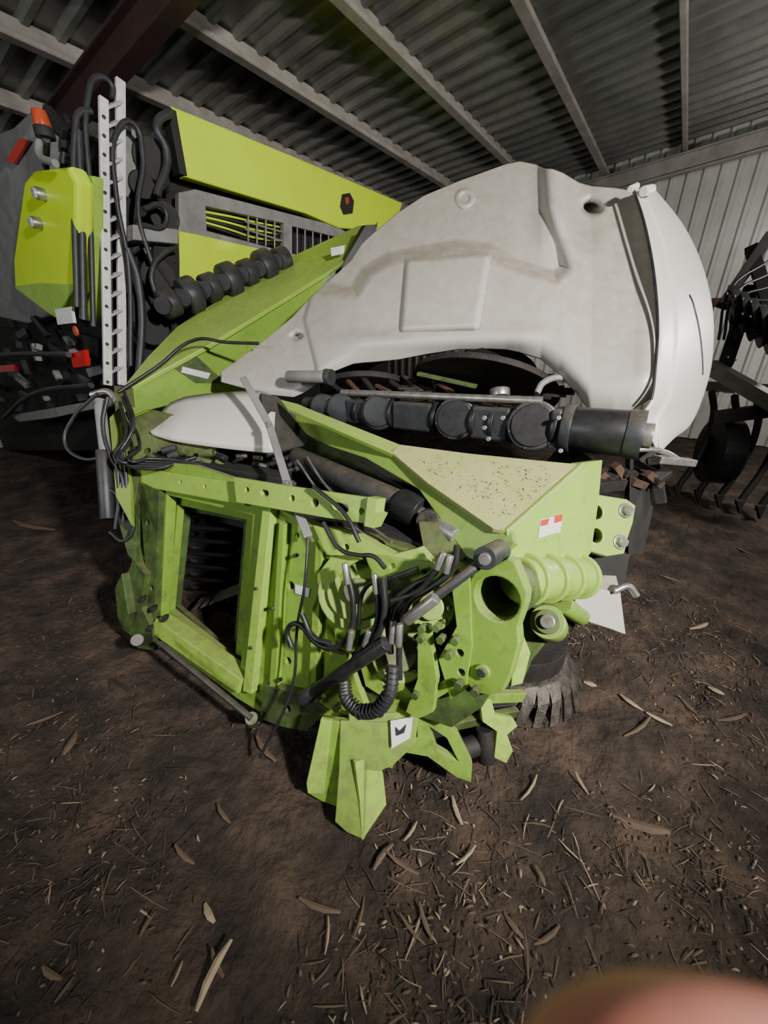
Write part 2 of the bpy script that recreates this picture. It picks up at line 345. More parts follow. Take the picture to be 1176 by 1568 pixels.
prism(H,'rear_underbody',[hr(-60,640,-.1),hr(150,620,-.1),hr(150,690,-.1),hr(-60,690,-.1)],D*1.0,DARK)
# ================================================================ CORN HEADER
C=root('folding_corn_header')
PF=(P(370,1060,1.81),Vector((-.48,-.83,.28)).normalized()); NF_=PF[1]
def f(u,v,off=0): return on(u,v,PF[0]+NF_*off,NF_)
plate(C,'rear_frame',PF,[(205,722),(300,748),(415,772),(442,792),(405,1094),(362,1068),(228,968),(205,965),(182,935),(202,860)],.05,GREEN,[[(256,757),(388,788),(368,1034),(246,948)]],bd=.004)
plate(C,'inner_frame',PF,[(240,748),(398,784),(376,1040),(238,950)],.04,GREEN,[[(272,772),(378,795),(360,1015),(258,935)]],off=-.07,bd=.004)
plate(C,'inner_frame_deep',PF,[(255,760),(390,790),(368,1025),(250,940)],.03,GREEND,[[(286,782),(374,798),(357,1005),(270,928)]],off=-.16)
plate(C,'frame_top_bar',PF,[(203,716),(365,742),(372,772),(210,742)],.07,GREENL,[(276,738,4),(313,745,4)],off=.03,bd=.006)
plate(C,'frame_top_ledge',PF,[(245,708),(292,712),(360,735),(355,748),(300,740),(240,725)],.05,GREEN,off=.0)
plate(C,'perforated_arm',PF,[(358,732),(430,744),(566,764),(570,802),(500,792),(362,768)],.03,GREENL,[(378,750,5),(405,755,6,3),(447,763,6),(482,770,8),(520,777,8,9),(553,783,6)],off=.07,bd=.003)
plate(C,'arm_end_tab',PF,[(563,762),(577,765),(574,785),(580,788),(570,808),(558,805)],.06,GREENL,off=.09)
plate(C,'frame_left_web',PF,[(212,735),(244,752),(236,945),(214,938),(222,860)],.03,GREEND,[(226,800,5),(232,900,5)],off=.03)
plate(C,'frame_right_web',PF,[(402,782),(414,780),(384,1062),(372,1058)],.04,GREENL,off=.04)
plate(C,'frame_sill',PF,[(238,950),(368,1042),(362,1060),(228,966)],.09,GREENL,off=.05,bd=.006)
plate(C,'panel',PF,[(414,776),(484,806),(522,872),(512,1010),(500,1090),(470,1108),(402,1094)],.05,GREEN,[(445,897,8),(441,1012,7),(455,820,5),(430,1060,5),(490,930,6)],off=0,bd=.004)
plate(C,'panel_rib',PF,[(428,800),(434,803),(420,1070),(412,1066)],.04,GREEN,off=.035)
plate(C,'panel_rib',PF,[(484,830),(492,845),(482,1060),(472,1064)],.04,GREEN,off=.035)
plate(C,'panel_foot',PF,[(405,1050),(470,1065),(500,1088),(470,1120),(430,1112),(398,1100)],.05,GREEND,[(440,1085,7)],off=.04)
plate(C,'panel_sticker',PF,[(452,896),(474,902),(472,914),(452,908)],.004,STICK,off=.006)
plate(C,'left_foot',PF,[(205,858),(184,898),(178,935),(186,962),(204,976),(210,992),(236,996),(232,962),(216,930),(222,880)],.05,GREEND,off=.06)
plate(C,'left_foot_flange',PF,[(176,900),(186,880),(196,940),(190,960),(180,945)],.12,GREEND,off=.1)
for k in range(4):
    c=f(212+(k*17)%40,925+k*15,.08); prism(C,'mud_clump',[c,c+Vector((.03,0,.01)),c+Vector((.035,.01,.035)),c+Vector((.005,.01,.03))],Vector((.0,.03,.0)),RUSTD,.008)
cyl(C,'foot_pin',f(210,980,.15),f(210,980,-.05),.03,CHAR)
tube(C,'lower_cross_rod',[f(245,985,.12),f(300,1030,.12),f(385,1100,.1)],.014,CHAR,False)
cyl(C,'lower_joint',f(385,1100,.02),f(385,1100,.1),.026,GREEND)
for k in range(7):
    v=795+k*20; a=f(270,v,-.46); b=f(372,v+8,-.46)
    beam(C,'feeder_slat',a,b,.05,.035,RUSTD,up=Vector((0,-.5,1)))
    for q in range(4): c=a.lerp(b,.15+q*.24); beam(C,'feeder_paddle',c,c+Vector((-.03,-.05,.03)),.04,.02,RUSTD)
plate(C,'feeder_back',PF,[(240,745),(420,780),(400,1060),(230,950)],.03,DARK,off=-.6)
plate(C,'feeder_side',(f(262,850,-.1),(E*.9+Vector((0,-.3,0)))),[(255,762),(292,785),(276,925),(248,940)],.02,GREEND)
for k in range(6):
    a=f(292+k*14,938-k*5,-.25); prism(C,'feeder_floor_plate',[a,a+Vector((.09,.03,.03)),a+Vector((.12,.1,.06)),a+Vector((.02,.1,.02))],Vector((0,0,.012)),CHAR)
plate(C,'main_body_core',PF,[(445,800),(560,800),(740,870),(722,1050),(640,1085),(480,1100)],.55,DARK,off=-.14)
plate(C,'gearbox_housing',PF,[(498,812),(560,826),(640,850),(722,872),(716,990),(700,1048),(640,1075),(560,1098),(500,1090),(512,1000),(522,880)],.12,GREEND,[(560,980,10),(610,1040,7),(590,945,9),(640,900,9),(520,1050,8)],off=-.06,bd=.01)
def disc(u,v,rpx,o1,o2,m,N=NF_,nm='boss'):
    c=f(u,v,o2); r=rpx*depth(c)/F; return cyl(C,nm,f(u,v,o1),c,r,m,bv=.006)
disc(545,905,58,-.08,-.01,GREEN); disc(545,905,44,-.02,.01,GREEN); disc(545,905,20,0,.04,GREEND)
disc(612,1000,44,-.08,0,GREEN); disc(612,1000,28,0,.03,GREEND); disc(660,930,36,-.1,.0,GREEN); disc(660,930,20,0,.03,GREEN)
for k in range(8):
    a=k*math.tau/8; 
    bolt(C,f(545+51*math.cos(a),905+51*math.sin(a),-.01),NF_,.009,GREEND)
    bolt(C,f(612+37*math.cos(a),1000+37*math.sin(a),0),NF_,.008,GREEND)
    bolt(C,f(660+29*math.cos(a),930+29*math.sin(a),0),NF_,.008,GREEND)
plate(C,'upper_gusset',PF,[(480,806),(545,820),(600,850),(640,840),(660,862),(600,880),(560,850),(500,850)],.05,GREENL,[(530,838,6)],off=.02)
plate(C,'diag_gusset',PF,[(500,870),(520,862),(545,955),(535,1000),(515,990)],.05,GREEN,off=.03)
plate(C,'curved_gusset',PF,[(486,880),(505,856),(530,850),(548,858),(530,868),(512,885),(500,930),(488,920)],.03,GREENL,off=.05)
plate(C,'mid_gusset',PF,[(560,1000),(585,1010),(640,1075),(625,1092),(560,1050),(552,1020)],.04,GREEN,[(590,1045,6)],off=.03)
plate(C,'side_web',PF,[(640,965),(655,960),(668,1040),(662,1090),(640,1100),(622,1090),(640,1040)],.03,GREEN,off=.06)
plate(C,'side_web',PF,[(505,1000),(530,1005),(560,1085),(545,1100),(500,1070)],.03,GREEN,[(527,1060,5)],off=.04)
plate(C,'cross_web',PF,[(560,850),(690,868),(715,885),(700,900),(570,880)],.08,GREEN,[(600,867,6),(650,876,6)],off=.03,bd=.006)
plate(C,'lower_skirt',PF,[(478,1075),(560,1060),(600,1080),(700,1035),(748,1062),(735,1082),(690,1112),(640,1095),(560,1120),(490,1112)],.1,GREEND,off=.0,bd=.006)
plate(C,'lower_skirt_edge',PF,[(478,1078),(500,1072),(560,1098),(690,1040),(700,1050),(600,1108),(560,1112),(490,1104)],.03,GREEN,off=.03,bd=.004)
plate(C,'right_web',PF,[(690,880),(718,885),(722,990),(712,1055),(690,1070),(672,1010),(700,960)],.06,GREEN,[(704,1000,7),(706,1030,7)],off=.03)
for u,v in ((650,960),(678,976),(700,978),(690,1000),(730,1055),(705,1045),(640,1060),(520,1080),(648,975),(672,958)): bolt(C,f(u,v,.05),NF_,.014,GREEND,.03)
for u,v in ((455,850),(470,960),(430,1040),(420,930),(396,900),(388,990)): bolt(C,f(u,v,.03),NF_,.008,STEELD,.02)
N2=Vector((-.60,-.76,.24)).normalized(); PB=(P(760,915,1.17),N2)
plate(C,'pivot_bracket',PB,[(716,930),(717,900),(727,880),(746,869),(764,866),(778,858),(786,862),(797,888),(804,908),(802,925),(790,960),(792,985),(780,1030),(768,1056),(748,1063),(728,1058),(716,1046),(713,1030),(722,1000),(722,965)],.05,GREEN,[(760,917,38)],bd=.006)
c0=on(760,917,PB[0],N2); rh=38*depth(c0)/F
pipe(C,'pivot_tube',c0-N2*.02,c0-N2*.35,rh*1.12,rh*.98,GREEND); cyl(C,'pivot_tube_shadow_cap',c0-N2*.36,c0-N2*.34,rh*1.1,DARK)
cc=on(740,1028,PB[0],N2); cyl(C,'pivot_pin',cc-N2*.02,cc+N2*.012,.024,GREEN); cyl(C,'pivot_pin_core',cc,cc+N2*.018,.014,CHAR)
ha=P(794,888,1.30); hb=P(890,882,1.58); hx=(hb-ha).normalized()
cyl(C,'hub_barrel',ha,hb,.076,GREENL,bv=.006)
for k in (.1,.38,.66,.94): q=ha.lerp(hb,k); cyl(C,'hub_rib',q-hx*.012,q+hx*.012,.09,GREENL,bv=.006)
cyl(C,'lower_boss',P(845,960,1.5),P(838,952,1.36),.058,GREEN); cyl(C,'lower_boss_ring',P(838,952,1.36),P(838,952,1.345),.042,GREEND); cyl(C,'lower_boss_pin',P(838,952,1.35),P(838,952,1.33),.024,STEEL)
plate(C,'boss_arm',plane3((800,960,1.42),(870,930,1.5),(830,1010,1.48)),[(796,930),(838,920),(868,930),(866,970),(835,985),(815,1010),(798,1048),(782,1050),(790,990)],.05,GREEND,off=-.03)
plate(C,'boss_arm_edge',plane3((800,960,1.40),(870,930,1.48),(830,1010,1.46)),[(796,960),(806,985),(812,1000),(800,1046),(784,1050),(788,1000)],.03,GREENL)
cyl(C,'side_tube',P(862,925,1.5),P(890,945,1.6),.035,GREEN)
SB=plane3((780,812,1.27),(893,712,1.5),(868,905,1.5))
plate(C,'side_box_plate',SB,[(778,812),(893,710),(922,706),(916,770),(905,845),(886,872),(868,880),(800,872),(784,862)],.05,GREENL,[(838,765,4)],bd=.004)
plate(C,'warning_sticker',SB,[(828,796),(862,788),(858,814),(825,824)],.003,STICK,off=.004,bd=.0005); plate(C,'warning_sticker_red',SB,[(829,797),(841,794),(839,803),(828,806)],.003,STICKR,off=.0055,bd=.0005); plate(C,'warning_sticker_red',SB,[(850,790),(862,788),(860,798),(849,801)],.003,STICKR,off=.0055,bd=.0005)
DT=plane3((780,812,1.27),(893,712,1.5),(610,682,1.67))
plate(C,'dusty_top_plate',DT,[(780,813),(895,712),(840,707),(720,695),(612,681),(598,690),(655,738),(756,808)],.02,DUSTY,bd=.003)
dv=[];df=[]
for k in range(260):
    u=random.uniform(640,850); v=random.uniform(698,790)
    if sdf(u,v,[(776,800),(880,714),(720,699),(625,688),(665,735)])>-4: continue
    c=on(u,v,DT[0]+DT[1]*.004,DT[1]); a=random.uniform(0,6.3); x,y,_=basis(DT[1]); L_=random.uniform(.003,.012); d=(x*math.cos(a)+y*math.sin(a))*L_; s=(y*math.cos(a)-x*math.sin(a))*.0018
    b=len(dv); dv+= [c-d,c-s,c+d,c+s+DT[1]*.002]; df.append((b,b+1,b+2,b+3))
mesh(C,'chaff_on_plate',dv,df,ST1)
SA=plane3((780,814,1.27),(600,690,1.66),(745,862,1.3))
plate(C,'arm_side_plate',SA,[(425,612),(455,619),(600,688),(655,736),(755,806),(781,813),(786,832),(765,850),(745,864),(716,852),(642,748),(560,700),(505,682),(470,664)],.03,GREEN,bd=.004)
plate(C,'arm_inner_plate',SA,[(470,668),(505,686),(560,712),(640,765),(700,850),(660,840),(600,790),(500,720),(450,690)],.03,GREEND,off=-.12)
plate(C,'arm_top_edge',DT,[(612,681),(455,619),(430,612),(440,625),(600,694)],.02,GREENL)
LG=plane3((895,768,1.6),(970,772,1.65),(905,842,1.58))
plate(C,'lug_plate',LG,[(893,768),(903,757),(960,766),(972,775),(968,800),(962,818),(955,846),(930,850),(904,842),(893,815)],.04,GREENL,[(914,784,13),(914,820,13)],bd=.005)
for u,v in ((957,782),(949,830)): q=on(u,v,*LG); bolt(C,q,LG[1],.022,STEEL,.025); cyl(C,'washer',q,q+LG[1]*.006,.032,STEEL)
prism(C,'black_guide_block',[P(965,700,1.8),P(1005,690,2.0),P(1000,780,2.0),P(985,850,1.9),P(962,852,1.75)],Vector((.12,.25,0)),DARK)
prism(C,'black_lower_block',[P(905,845,1.7),P(965,850,1.75),P(955,905,1.75),P(900,900,1.7)],Vector((.1,.3,0)),DARK)
prism(C,'silver_foot_box',[P(882,898,1.60),P(950,908,1.62),P(958,972,1.62),P(925,960,1.6),P(878,945,1.6)],Vector((.1,.25,.0)),HOOD)
tube(C,'foot_lever',[P(940,905,1.6),P(962,898,1.6),P(975,912,1.6)],.014,STEEL)
for k in range(9):
    u=905+k*12; beam(C,'rusty_bracket',P(u,712+(k%3)*12,1.8),P(u+20,722+(k%2)*20,1.85),.05,.035,RUST if k%2 else RUSTD,up=Vector((.3,0,1)))
beam(C,'rusty_channel',P(905,745,1.75),P(1010,735,1.95),.06,.05,RUSTD); beam(C,'rusty_channel',P(1000,700,1.9),P(1012,770,1.95),.05,.04,RUSTD,up=D)
tube(C,'guard_rod',[P(950,690,1.7),P(1010,690,1.7),P(1050,712,1.75)],.012,STEEL); beam(C,'guard_tip',P(1005,703,1.7),P(1060,708,1.75),.05,.03,STEEL)
prism(C,'side_body_core',[P(800,870,1.6),P(920,712,1.75),P(920,850,1.75),P(880,960,1.75),P(800,1000,1.6)],Vector((.05,.5,0)),DARK)
# gathering drum with overlapping curved steel plates near the ground
dc=P(815,1005,1.85)+Vector((-.05,.1,0)); dc.z=0
cyl(C,'drum',dc+Z*.03,dc+Z*.30,.23,RUSTD,seg=36)
for k in range(15):
    a=-2.0+k*.23
    def rp_(ang,rad,z): return dc+Vector((math.cos(ang)*rad,math.sin(ang)*rad,z))
    v_=[]
    for q in range(4):
        rad=.20+.045*q; aa=a-.05*q*q*.5; z=.19-.018*q*q*.9; wd=(.075-.012*q)/rad*.5
        v_+= [rp_(aa-wd,rad,z),rp_(aa+wd,rad,z+.012)]
    f_=[(2*q,2*q+1,2*q+3,2*q+2) for q in range(3)]
    o=mesh(C,'drum_plate',v_,f_,STEELD); sm=o.modifiers.new('s','SOLIDIFY'); sm.thickness=.012
# bottom shoe
plate(C,'shoe_left',plane3((490,1105,1.43),(475,1215,1.47),(530,1190,1.42)),[(492,1103),(535,1108),(545,1160),(520,1236),(492,1226),(472,1214),(470,1200)],.03,GREEN,[(496,1160,6)],bd=.003)
plate(C,'shoe_left_flange',plane3((490,1105,1.40),(475,1215,1.44),(500,1190,1.42)),[(492,1103),(506,1106),(494,1215),(472,1214),(470,1200)],.02,GREENL,bd=.003)
plate(C,'shoe_front',plane3((525,1110,1.40),(516,1262,1.37),(556,1284,1.345)),[(522,1105),(590,1108),(560,1180),(556,1284),(532,1274),(514,1258),(520,1180)],.025,GREEN,bd=.003)
plate(C,'shoe_right',plane3((556,1284,1.345),(591,1232,1.40),(560,1180,1.37)),[(556,1284),(591,1232),(586,1185),(578,1160),(545,1168),(552,1225)],.02,GREENL,bd=.003)
plate(C,'shoe_body',plane3((535,1100,1.40),(640,1095,1.36),(590,1190,1.36)),[(535,1095),(640,1092),(634,1140),(600,1172),(580,1180),(540,1175)],.03,GREEN,bd=.003)
plate(C,'shoe_sticker',plane3((535,1100,1.385),(640,1095,1.345),(590,1190,1.345)),[(598,1104),(632,1098),(628,1130),(600,1146)],.004,STICK,bd=.0005)
plate(C,'shoe_sticker_mark',plane3((535,1100,1.380),(640,1095,1.340),(590,1190,1.340)),[(606,1114),(612,1120),(622,1110),(619,1122),(607,1127)],.003,DARK,bd=.0003)
plate(C,'shoe_bracket',plane3((590,1100,1.42),(700,1080,1.38),(720,1195,1.42)),[(640,1072),(665,1090),(700,1125),(722,1170),(720,1197),(700,1190),(655,1158),(610,1150),(600,1176),(585,1172),(590,1140),(640,1130)],.03,GREEN,[[(655,1110),(685,1130),(705,1170),(668,1148)]],bd=.003)
plate(C,'shoe_blade',plane3((740,1070,1.5),(790,1100,1.55),(770,1160,1.55)),[(735,1066),(752,1072),(758,1095),(785,1100),(792,1112),(776,1125),(785,1150),(775,1168),(758,1160),(762,1120),(740,1105)],.02,GREENL,bd=.002)
beam(C,'shoe_rail',P(650,1070,1.45),P(800,1065,1.7),.03,.05,GREEN); beam(C,'shoe_rail',P(690,1110,1.5),P(790,1090,1.7),.03,.04,GREEND)
cyl(C,'shoe_knife',P(700,1150,1.55),P(760,1130,1.6),.04,DARK); cyl(C,'shoe_hub',P(745,1165,1.56),P(742,1115,1.56),.035,RUSTD)
prism(C,'shoe_dark_core',[P(600,1090,1.6),P(780,1080,1.7),P(770,1140,1.75),P(620,1150,1.66)],Vector((.02,.3,0)),DARK)
# hydraulics
cyl(C,'fold_cylinder',P(455,702,2.05),P(640,785,1.55),.058,CHAR); cyl(C,'cylinder_collar',P(612,772,1.6),P(645,788,1.54),.068,BLACK); cyl(C,'cylinder_rod',P(640,785,1.55),P(700,822,1.4),.032,STEEL)
cyl(C,'cylinder_eye',P(655,800,1.45),P(662,792,1.56),.045,STEELD)
prism(C,'cylinder_mount',[P(640,800,1.45),P(690,800,1.42),P(716,850,1.36),P(690,880,1.36),P(650,850,1.4)],Vector((.03,.06,0)),GREEND)
cyl(C,'tie_rod',f(625,945,.17),P(752,850,1.13),.015,CHAR); cyl(C,'tie_rod_sleeve',f(622,950,.17),f(668,915,.17),.018,STEEL)
cyl(C,'tie_rod_eye',P(742,855,1.10),P(766,842,1.22),.034,CHAR); cyl(C,'tie_rod_eye_core',P(741,857,1.09),P(746,853,1.12),.018,STEEL)
cyl(C,'black_tube',f(470,1066,.1),f(592,985,.14),.024,BLACK); cyl(C,'black_tube_end',f(464,1070,.1),f(485,1056,.1),.028,CHAR)
lp=[(372,578,1.95),(412,650,1.82),(440,740,1.6),(472,822,1.45)]
for a,b in zip(lp,lp[1:]): beam(C,'grey_lever',P(*a),P(*b),.012,.034,GREYM,up=Vector((1,0,0)))
for q in lp[1:3]: bolt(C,P(q[0],q[1],q[2]-.02),NF_,.014)
tube(C,'strap',[P(*lp[-1]),f(466,900,.1),f(455,960,.08),f(448,1050,.1),f(398,1160,.15)],.006,BLACK)
hz=[([(495,800),(520,840),(548,850),(572,852),(590,870)],.008),([(480,745),(530,790),(550,830)],.008),
([(530,868),(541,930),(535,970),(512,992),(485,985),(455,955),(440,966),(446,990)],.0105),([(574,880),(578,950),(560,985),(535,1020),(527,1050)],.0105),([(586,885),(588,940),(570,990),(545,1015)],.0105),
([(690,850),(682,880),(645,908),(612,935),(603,980)],.011),([(678,848),(664,878),(628,900),(598,932),(598,1000)],.011),([(700,835),(694,870),(660,900),(625,925),(612,985),(612,1040)],.010),
([(600,920),(640,905),(670,870)],.008),([(462,940),(480,975),(505,985)],.010),([(640,870),(600,885),(560,900),(548,960)],.008)]
for i,(pts,r) in enumerate(hz): tube(C,'hydraulic_hose',[f(u,v,.08+.012*(i%5)) for j,(u,v) in enumerate(pts)],r,BLACK)
rp=[f(527,1045,.18),f(530,1070,.2),f(550,1090,.2),f(578,1088,.2),f(597,1062,.2),f(602,1020,.18)]
tube(C,'ribbed_hose',rp,.019,CHAR)
for a,b in zip(rp,rp[1:]):
    for k in range(5): q=a.lerp(b,k/5); d=(b-a).normalized(); cyl(C,'hose_rib',q-d*.002,q+d*.002,.0235,BLACK,seg=14,bv=0)
for (u,v,u2,v2) in ((528,862,532,895),(573,878,577,910),(586,884,588,915),(690,850,682,878),(680,846,668,872),(602,950,600,985),(612,955,610,990),(538,965,534,995),(566,965,558,990)): cyl(C,'hose_fitting',f(u,v,.12),f(u2,v2,.12),.0115,STEEL,seg=12)
for i in range(5):
    o=random.uniform(-14,14)
    pts=[(190+o*.5,600+i*8,1.95),(205+o,650+i*9,1.88),(190+o,705,1.85-i*.01),(222+o*.8,718-i*4,1.87),(300+i*10,700+i*4,1.97)]
    tube(C,'hose_bundle',[P(*q) for q in pts],.008,BLACK)
for pts in ([(150,602),(112,640),(100,680),(125,702),(160,700)],[(165,608),(158,650),(170,700),(188,735),(180,785)],[(165,745),(190,770),(205,800),(190,828),(168,815)],[(178,700),(182,760),(176,810)],[(190,690),(194,760),(188,800)]):
    tube(C,'hose_loop',[P(u,v,1.95) for u,v in pts],.009,BLACK)
cyl(C,'support_post',P(152,612,2.0),P(162,700,1.97),.026,GREYM); cyl(C,'support_post_lower',P(158,690,1.97),P(165,795,1.95),.034,CHAR)
tube(C,'support_cap',[P(140,605,1.98),P(165,600,1.98),P(178,615,1.98)],.016,STEEL)
plate(C,'left_bracket',plane3((165,640,2.1),(215,640,2.1),(205,730,2.0)),[(168,640),(185,622),(235,628),(330,650),(330,710),(240,712),(212,735),(200,800),(178,760)],.04,GREEND,[(200,660,8),(225,690,6)],bd=.003)
plate(C,'left_bracket_edge',plane3((165,640,2.06),(215,640,2.06),(205,730,1.96)),[(168,640),(185,622),(222,626),(196,636),(182,650),(198,740),(200,800),(178,760)],.03,GREEN,bd=.003)
plate(C,'left_bracket_lower',plane3((175,740,2.02),(210,740,2.0),(205,850,2.03)),[(172,730),(208,736),(208,860),(196,850),(182,800)],.03,GREEND)
for k in range(30):
    u=205+(k*53)%240; c=P(u,688+(u-205)*.07+(k%4)*9,1.97); d=Vector((random.uniform(.03,.07),random.uniform(-.04,.02),random.uniform(-.03,.03)))
    cyl(C,'valve_block',c,c+d,random.uniform(.010,.020),random.choice((STEELD,CHAR,BLACK,GREEND,CHAR)),seg=14)
beam(C,'valve_rail',P(235,700,2.05),P(440,735,1.9),.1,.05,DARK); 
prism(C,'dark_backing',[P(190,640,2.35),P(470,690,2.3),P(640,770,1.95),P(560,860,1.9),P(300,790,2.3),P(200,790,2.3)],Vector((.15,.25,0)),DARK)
tube(C,'steel_line',[P(470,700,1.9),P(500,745,1.75),P(560,800,1.55),P(600,830,1.4)],.006,STEEL); tube(C,'steel_line',[P(455,705,1.9),P(490,755,1.75),P(540,805,1.55),P(590,840,1.4)],.006,STEEL)
rows=[]
tp=[(232,662,664),(245,640,670),(262,620,675),(285,611,679),(320,606,684),(360,603,689),(400,602,693),(412,606,694),(420,618,692)]
for k in range(9):
    fr=k/8; rows.append([P(u,a+(b-a)*fr,2.05+.22*(1-fr)**2-.0006*(u-232)) for u in [232+i*188/24 for i in range(25)] for a,b in [lerp(tp,u)]])
o=grid(C,'small_grey_cover',rows,HOODL); sm=o.modifiers.new('s','SOLIDIFY'); sm.thickness=.03; sm.offset=0
plate(C,'cover_dark_side',plane3((404,604,2.05),(414,694,1.93),(470,675,2.15)),[(402,603),(425,608),(452,632),(474,668),(468,680),(414,695)],.03,CHAR,bd=.006)
# upper green arm
AS=plane3((182,604,2.45),(543,388,3.3),(330,592,2.85)); AT=plane3((182,604,2.45),(543,388,3.3),(400,420,3.3))
plate(C,'fold_arm_side',AS,[(180,603),(320,525),(440,452),(543,388),(577,345),(565,375),(545,405),(500,470),(440,560),(380,600),(340,600),(215,630)],.03,GREEN,bd=.005)
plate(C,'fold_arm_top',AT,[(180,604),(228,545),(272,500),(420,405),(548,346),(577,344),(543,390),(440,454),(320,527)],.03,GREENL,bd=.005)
plate(C,'fold_arm_cap',AS,[(560,345),(578,344),(570,370),(548,402),(520,418),(528,400)],.05,BLACK,off=.03)
plate(C,'arm_sticker',AS,[(507,380),(528,376),(526,388),(508,392)],.004,STICK,off=.006)
plate(C,'arm_pocket',AS,[(262,560),(300,545),(345,586),(300,586)],.006,GREEND,off=.006)
plate(C,'arm_sticker',AS,[(280,562),(322,572),(318,580),(278,570)],.004,STICK,off=.012)
tube(C,'arm_hose',[P(182,600,2.36),P(240,562,2.45),(P(300,520,2.5)),P(345,524,2.5),P(396,526,2.45)],.010,BLACK)
beam(C,'arm_foot',P(190,605,2.5),P(196,680,2.15),.12,.1,GREEND,up=D)
fa=P(250,468,2.85); fb=P(440,395,3.35); fd=(fb-fa).normalized()
cyl(C,'far_drive_shaft',fa,fb,.07,CHAR)
for k in range(7):
    q=fa.lerp(fb,.04+k*.15); cyl(C,'far_drive_gearbox',q-fd*.06,q+fd*.06,.125 if k%2 else .1,CHAR,bv=.02)
    g=(CAM-q).normalized(); cyl(C,'far_drive_cover',q,q+(g-fd*.5)*.11,.055,CHAR)
# near drive chain
na=P(462,620,2.5); nb=P(1000,668,1.55); nd=(nb-na).normalized()
def L(u):
    ka=(na.x-CAM.x)*F-(u-588)*depth(na); kb=(nb.x-CAM.x)*F-(u-588)*depth(nb); return na.lerp(nb,ka/(ka-kb))
cyl(C,'drive_shaft',L(470),L(880),.055,CHAR)
cyl(C,'drive_tube',L(875),L(965),.094,BLACK,bv=.006,seg=40); cyl(C,'drive_tube_rim',L(958),L(985),.098,CHAR); cyl(C,'drive_tube_end',L(984),L(1000),.05,STEEL)
cyl(C,'drive_collar',L(862),L(878),.102,CHAR)
FN=Vector((-.30,-.93,.18)).normalized()
for u,r,nm in ((500,.075,0),(528,.085,0),(585,.098,1),(700,.102,1),(815,.110,1)):
    q=L(u); cyl(C,'gearbox',q-FN*.05,q+FN*.075,r,CHAR,bv=.01)
    if nm: cyl(C,'gearbox_cover',q+FN*.07,q+FN*.085,r*.85,BLACK,bv=.005)
    for k in range(6):
        a=k*math.tau/6+.3; x,y,_=basis(FN); bolt(C,q+FN*.076+(x*math.cos(a)+y*math.sin(a))*r*.92,FN,.005,STEELD,.005)
for a,b,h in ((540,575,.13),(610,668,.14),(728,785,.15),(845,862,.17)):
    beam(C,'gearbox_link',L(a),L(b),.14,h,CHAR,bv=.012)
for a in (555,606,672,730,758,786,852): q=L(a); cyl(C,'chain_flange',q-nd*.012,q+nd*.012,.088,BLACK)
for u,v in ((742,640),(742,655),(748,672),(855,640),(858,690),(770,640)): bolt(C,P(u,v,1.62),FN,.010,STEEL)
tube(C,'silver_rod',[P(524,601,2.25),P(830,614,1.68)],.018,STEEL,False)
cyl(C,'rod_knob',P(442,577,2.33),P(498,577,2.2),.035,GREYM); cyl(C,'rod_knob_ring',P(498,577,2.22),P(508,578,2.2),.045,CHAR)
cyl(C,'rotor_disc',P(740,598,2.3),P(742,590,2.3),.42,RUSTD,seg=48); cyl(C,'rotor_cone',P(742,590,2.3),P(742,560,2.35),.3,DARK,r2=.18,seg=40); cyl(C,'rotor_hub',P(765,608,1.95),P(765,596,1.95),.05,STEEL)
for k in range(26):
    a=k*math.tau/26; c=P(740,595,2.3); prism(C,'rotor_tooth',[c+Vector((math.cos(a)*.40,math.sin(a)*.40,0)),c+Vector((math.cos(a+.12)*.40,math.sin(a+.12)*.40,0)),c+Vector((math.cos(a+.1)*.5,math.sin(a+.1)*.5,0))],Z*.012,RUSTD,0)
beam(C,'green_inner_arm',P(640,572,2.2),P(730,592,2.1),.05,.02,GREEND); tube(C,'inner_hoop',[P(822,602,1.9),P(832,586,1.9),P(868,580,1.9),P(890,600,1.85)],.016,GREYM)
for k in range(8): beam(C,'rust_guide',P(510+k*22,590-(k%3)*7,2.35),P(525+k*24,600,2.3),.03,.02,RUST if k%2 else RUSTD)
cyl(C,'second_rotor',P(560,600,2.6),P(560,592,2.6),.3,RUSTD,seg=40)
